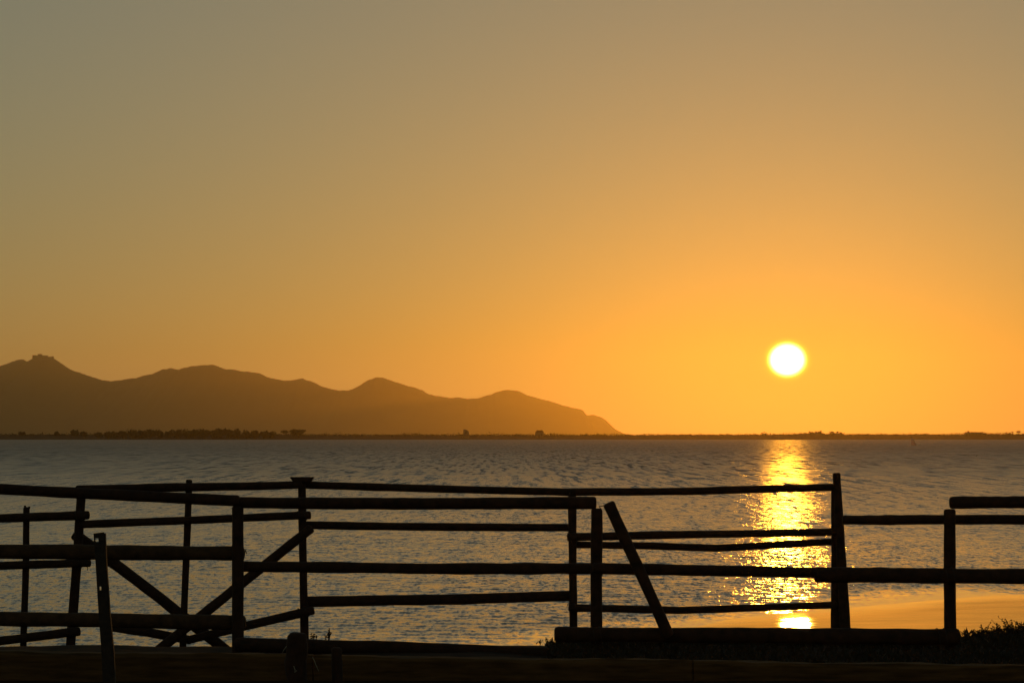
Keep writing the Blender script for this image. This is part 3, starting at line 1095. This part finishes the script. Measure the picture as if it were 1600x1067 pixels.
def timber(px0, px1, label, seed):
    def top(px):
        return 1017.5 + (px / 1600) * 23.0
    p0, p1 = at(px0, top(px0), TD), at(px1, top(px1), TD)
    root = empty('foreground_timber', Vector(((p0.x + p1.x) / 2, TD, p0.z - 0.21)))
    tag(root, label, 'timber', 'squared timbers lying end to end')
    nsg = 130
    hgt, dep = 0.205, 0.20
    bm = bmesh.new()
    rings = []
    c_ = 0.022
    sect = [(0, -hgt), (0, -c_), (c_, 0), (dep - c_, 0), (dep, -c_), (dep, -hgt)]
    for i in range(nsg + 1):
        t_ = i / nsg
        p = p0.lerp(p1, t_)
        r_ = []
        for k, (yy, zz) in enumerate(sect):
            j = 0.014 * noise.noise(Vector((p.x * 1.6, k * 0.3, seed))) + 0.008 * noise.noise(Vector((p.x * 5.0, k * 1.3, seed))) + 0.005 * noise.noise(Vector((p.x * 9, k * 3.3, seed)))
            r_.append(bm.verts.new(p + Vector((0, yy + j, zz + (j if k in (1, 2, 3, 4) else 0)))))
        rings.append(r_)
    m_ = len(sect)
    for a, b in zip(rings[:-1], rings[1:]):
        for j in range(m_):
            bm.faces.new((a[j], a[(j + 1) % m_], b[(j + 1) % m_], b[j]))
    bm.faces.new(rings[0][::-1])
    bm.faces.new(rings[-1])
    bmesh.ops.recalc_face_normals(bm, faces=bm.faces)
    obj('beam', bm_mesh('beam', bm, False), M['beam'], root)


timber(-420, 488, 'leftmost squared timber lying along the ground beneath the left rails', 1.0)
timber(490, 1082, 'middle squared timber lying along the ground beneath the middle posts', 2.0)
timber(1084, 2000, 'rightmost squared timber lying along the ground beneath the sun', 3.0)


# two stumps in front of the timbers
def stump(pts, w, d, label, knob=None):
    root = empty('stump_post', Vector((at(pts[-1][0], pts[-1][1], d).x, d, 0.46)))
    tag(root, label, 'post')
    pole('shaft', root, pts, w, d, bend=0.006, wob=0.18)
    return root


s1 = stump([(466, 988), (464, 1012), (463, 1030), (465, 1060), (467, 1110)], (29, 34, 36, 31, 31), 22.4, 'thick dark stump with frayed rope in front of the left timber')
stump([(526, 1011), (527, 1050), (526, 1110)], (17, 18, 19), 22.5, 'thinner low stump just right of the rope-tied stump')
for k, pts in enumerate(([(488, 1026), (491.5, 1032), (493, 1037), (498, 1048)], [(447.5, 1009), (444, 1014), (441, 1019)], [(459, 1040), (461, 1046), (460.5, 1050), (463.5, 1047)])):
    bm = bmesh.new()
    tube(bm, [at(x, y, 22.27) for x, y in pts], [0.0028] * len(pts), 5)
    obj('rope_end', bm_mesh('rope_end', bm), M['rope'], s1)


# ------------------------------------------------------------------ salt-marsh plants
def saltbush(px, d, height, spread, label, nstem, seed, zoff=-0.03, leafy=1.0):
    rs = random.Random(seed)
    x = (px - 800) / F * d
    z = float(ground_z(np.array(x), np.array(d))) + zoff
    base = Vector((x, d, z))
    root = empty('saltbush', base)
    tag(root, label, 'plant', 'low salt-marsh plants on the bank')
    bs, bl = bmesh.new(), bmesh.new()

    def leaf(p, s):
        u = Vector((rs.gauss(0, 1), rs.gauss(0, 1), rs.gauss(0, 1) + 0.8)).normalized()
        v = u.orthogonal().normalized()
        w_ = u.cross(v)
        k = s * rs.uniform(0.7, 1.3)
        q = [p, p + u * k * 0.55 + v * k * 0.32, p + u * k * 1.1, p + u * k * 0.55 - v * k * 0.32, p + u * k * 0.5 + w_ * k * 0.25]
        vs_ = [bl.verts.new(c) for c in q]
        for f in ((0, 1, 4), (1, 2, 4), (2, 3, 4), (3, 0, 4)):
            bl.faces.new([vs_[i] for i in f])

    for i in range(nstem):
        a = rs.uniform(0, 6.28)
        q = spread * math.sqrt(rs.uniform(0, 1))
        p = base + Vector((math.cos(a) * q, math.sin(a) * q * 0.7, 0))
        h = height * rs.uniform(0.45, 1.0) * (1 - 0.35 * (q / spread) ** 2)
        lean_ = Vector((math.cos(a), math.sin(a), 0)) * rs.uniform(0, 0.4) * h
        mid_ = p + lean_ * 0.3 + Vector((0, 0, h * 0.55))
        tip = p + lean_ + Vector((rs.gauss(0, 0.08) * h, 0, h))
        tube(bs, [p, mid_, tip], [0.0045, 0.0035, 0.0018], 4, False)
        kk = int(7 * leafy) + 2
        for j in range(kk):
            t_ = 0.25 + 0.75 * (j + rs.random()) / kk
            c = p.lerp(mid_, t_ * 2) if t_ < 0.5 else mid_.lerp(tip, t_ * 2 - 1)
            leaf(c, 0.022)
            leaf(c, 0.022)
        if rs.random() < 0.5:
            e = mid_.lerp(tip, 0.4)
            tp = e + Vector((rs.gauss(0, 0.35) * h, rs.gauss(0, 0.2) * h, h * rs.uniform(0.25, 0.45)))
            tube(bs, [e, tp], [0.003, 0.0015], 4, False)
            for j in range(4):
                leaf(e.lerp(tp, 0.4 + 0.2 * j), 0.02)
    tag(obj('stems', bm_mesh('stems', bs), M['twig'], root), kind='stuff')
    tag(obj('leaves', bm_mesh('leaves', bl, False), M['bush'], root), kind='stuff')


PL = [
    (868, 30.2, 0.07, 0.12, 'sparse plant at the left end of the lowest rail', 16),
    (905, 30.0, 0.07, 0.12, 'small plant between the two middle posts under the lowest rail', 16),
    (958, 30.0, 0.13, 0.20, 'plant just right of the middle post under the lowest rail', 34),
    (1000, 30.1, 0.13, 0.20, 'plant under the lowest rail left of the leaning pole foot', 34),
    (1040, 30.0, 0.11, 0.18, 'plant behind the foot of the leaning pole', 26),
    (1082, 30.1, 0.11, 0.18, 'plant under the lowest rail right of the leaning pole foot', 26),
    (1122, 30.0, 0.10, 0.20, 'plant under the lowest rail, left of the sun reflection', 30),
    (1166, 30.1, 0.09, 0.20, 'flat plant beneath the left edge of the sun reflection', 34),
    (1215, 30.0, 0.12, 0.22, 'plant directly beneath the sun reflection', 40),
    (1268, 30.1, 0.12, 0.24, 'plant left of the tall double post foot', 40),
    (1330, 30.0, 0.12, 0.24, 'plant at the foot of the tall double post', 40),
    (1400, 30.0, 0.12, 0.26, 'plant midway between the double post and the right post', 40),
    (1460, 30.0, 0.10, 0.22, 'plant touching the left side of the right post', 36),
    (1516, 29.6, 0.09, 0.16, 'low plant just right of the right post', 40),
    (1540, 29.6, 0.17, 0.15, 'plant with one tall twig, second right of the right post', 44),
    (1566, 29.6, 0.17, 0.15, 'dense plant left of the tallest bush at the right edge', 44),
    (1586, 29.6, 0.25, 0.17, 'tallest upright bush near the right edge', 60),
    (1612, 29.7, 0.24, 0.2, 'bush cut off by the right edge', 60),
]
for i, (px, d, h, sp, lb, ns) in enumerate(PL):
    saltbush(px, d, h, sp, lb, ns, 100 + i)


# ground cover on the bank: creeping plants nobody could count
V, T = [], []
rs = np.random.default_rng(8)
for k in range(11000):
    x = rs.uniform(0.3, 8.5)
    y = rs.uniform(26.6, 31.2) if k % 3 else rs.uniform(23.3, 26.8)
    z = float(ground_z(x, y))
    h = 0.03 + 0.06 * float(vnoise(np.array([x]), np.array([y]), 1.3, 1.3, 50)[0])
    for j in range(4):
        p = np.array([x + rs.normal(0, 0.03), y + rs.normal(0, 0.03), z + rs.uniform(0, h)])
        e = rs.normal(size=(3, 3)) * 0.012
        e[2, 2] += 0.03
        q = len(V)
        V += [p + e[0], p + e[1], p + e[2]]
        T.append((q, q + 1, q + 2))
tag(obj('ground_cover', np_mesh('ground_cover', V, T, False), M['bush']), 'dark creeping ground cover on the bank', 'ground cover', kind='stuff')


def sprig(px, py, base_y, d, label, n, size, seed):
    rs = random.Random(seed)
    b = at(px, base_y, d)
    t_ = at(px, py, d)
    root = empty('sea_sprig', b)
    tag(root, label, 'plant', 'single sprigs in front of the water')
    bs, bl = bmesh.new(), bmesh.new()
    h = t_.z - b.z
    for i in range(n):
        tip = b + Vector((rs.gauss(0, 0.25) * h, rs.gauss(0, 0.15) * h, h * rs.uniform(0.6, 1)))
        tube(bs, [b, b.lerp(tip, 0.5) + Vector((rs.gauss(0, 0.05) * h, 0, 0)), tip], [0.004, 0.003, 0.002], 4, False)
        for j in range(6):
            c = b.lerp(tip, 0.45 + 0.1 * j)
            u = Vector((rs.gauss(0, 1), rs.gauss(0, 1), rs.gauss(0.6, 1))).normalized()
            v = u.orthogonal().normalized()
            vs_ = [bl.verts.new(q) for q in (c, c + u * size * 0.5 + v * size * 0.35, c + u * size, c + u * size * 0.5 - v * size * 0.35)]
            bl.faces.new(vs_)
    tag(obj('stems', bm_mesh('stems', bs), M['twig'], root), kind='stuff')
    tag(obj('leaves', bm_mesh('leaves', bl, False), M['bush'], root), kind='stuff')


sprig(513, 983, 1004, 26.2, 'leafy sprig right of the capped post, against the water', 6, 0.022, 4)
sprig(490, 989, 1004, 26.25, 'shorter sprig touching the capped post foot', 4, 0.02, 5)

# ------------------------------------------------------------------ the air
bm = bmesh.new()
box(bm, -7500, 7500, -600, 8950, -12, 226)
hz = obj('haze', bm_mesh('haze', bm, False))
hm = bpy.data.materials.new('haze')
hm.use_nodes = True
t = hm.node_tree
t.nodes.remove(t.nodes['Principled BSDF'])
pv = t.nodes.new('ShaderNodeVolumePrincipled')
pv.inputs['Color'].default_value = (1.0, 0.80, 0.40, 1)
pv.inputs['Density'].default_value = 7.6e-5
pv.inputs['Anisotropy'].default_value = 0.895
t.links.new(pv.outputs[0], t.nodes['Material Output'].inputs['Volume'])
hz.data.materials.append(hm)
tag(hz, kind='stuff')
hz['label'] = 'warm evening haze over the lagoon'
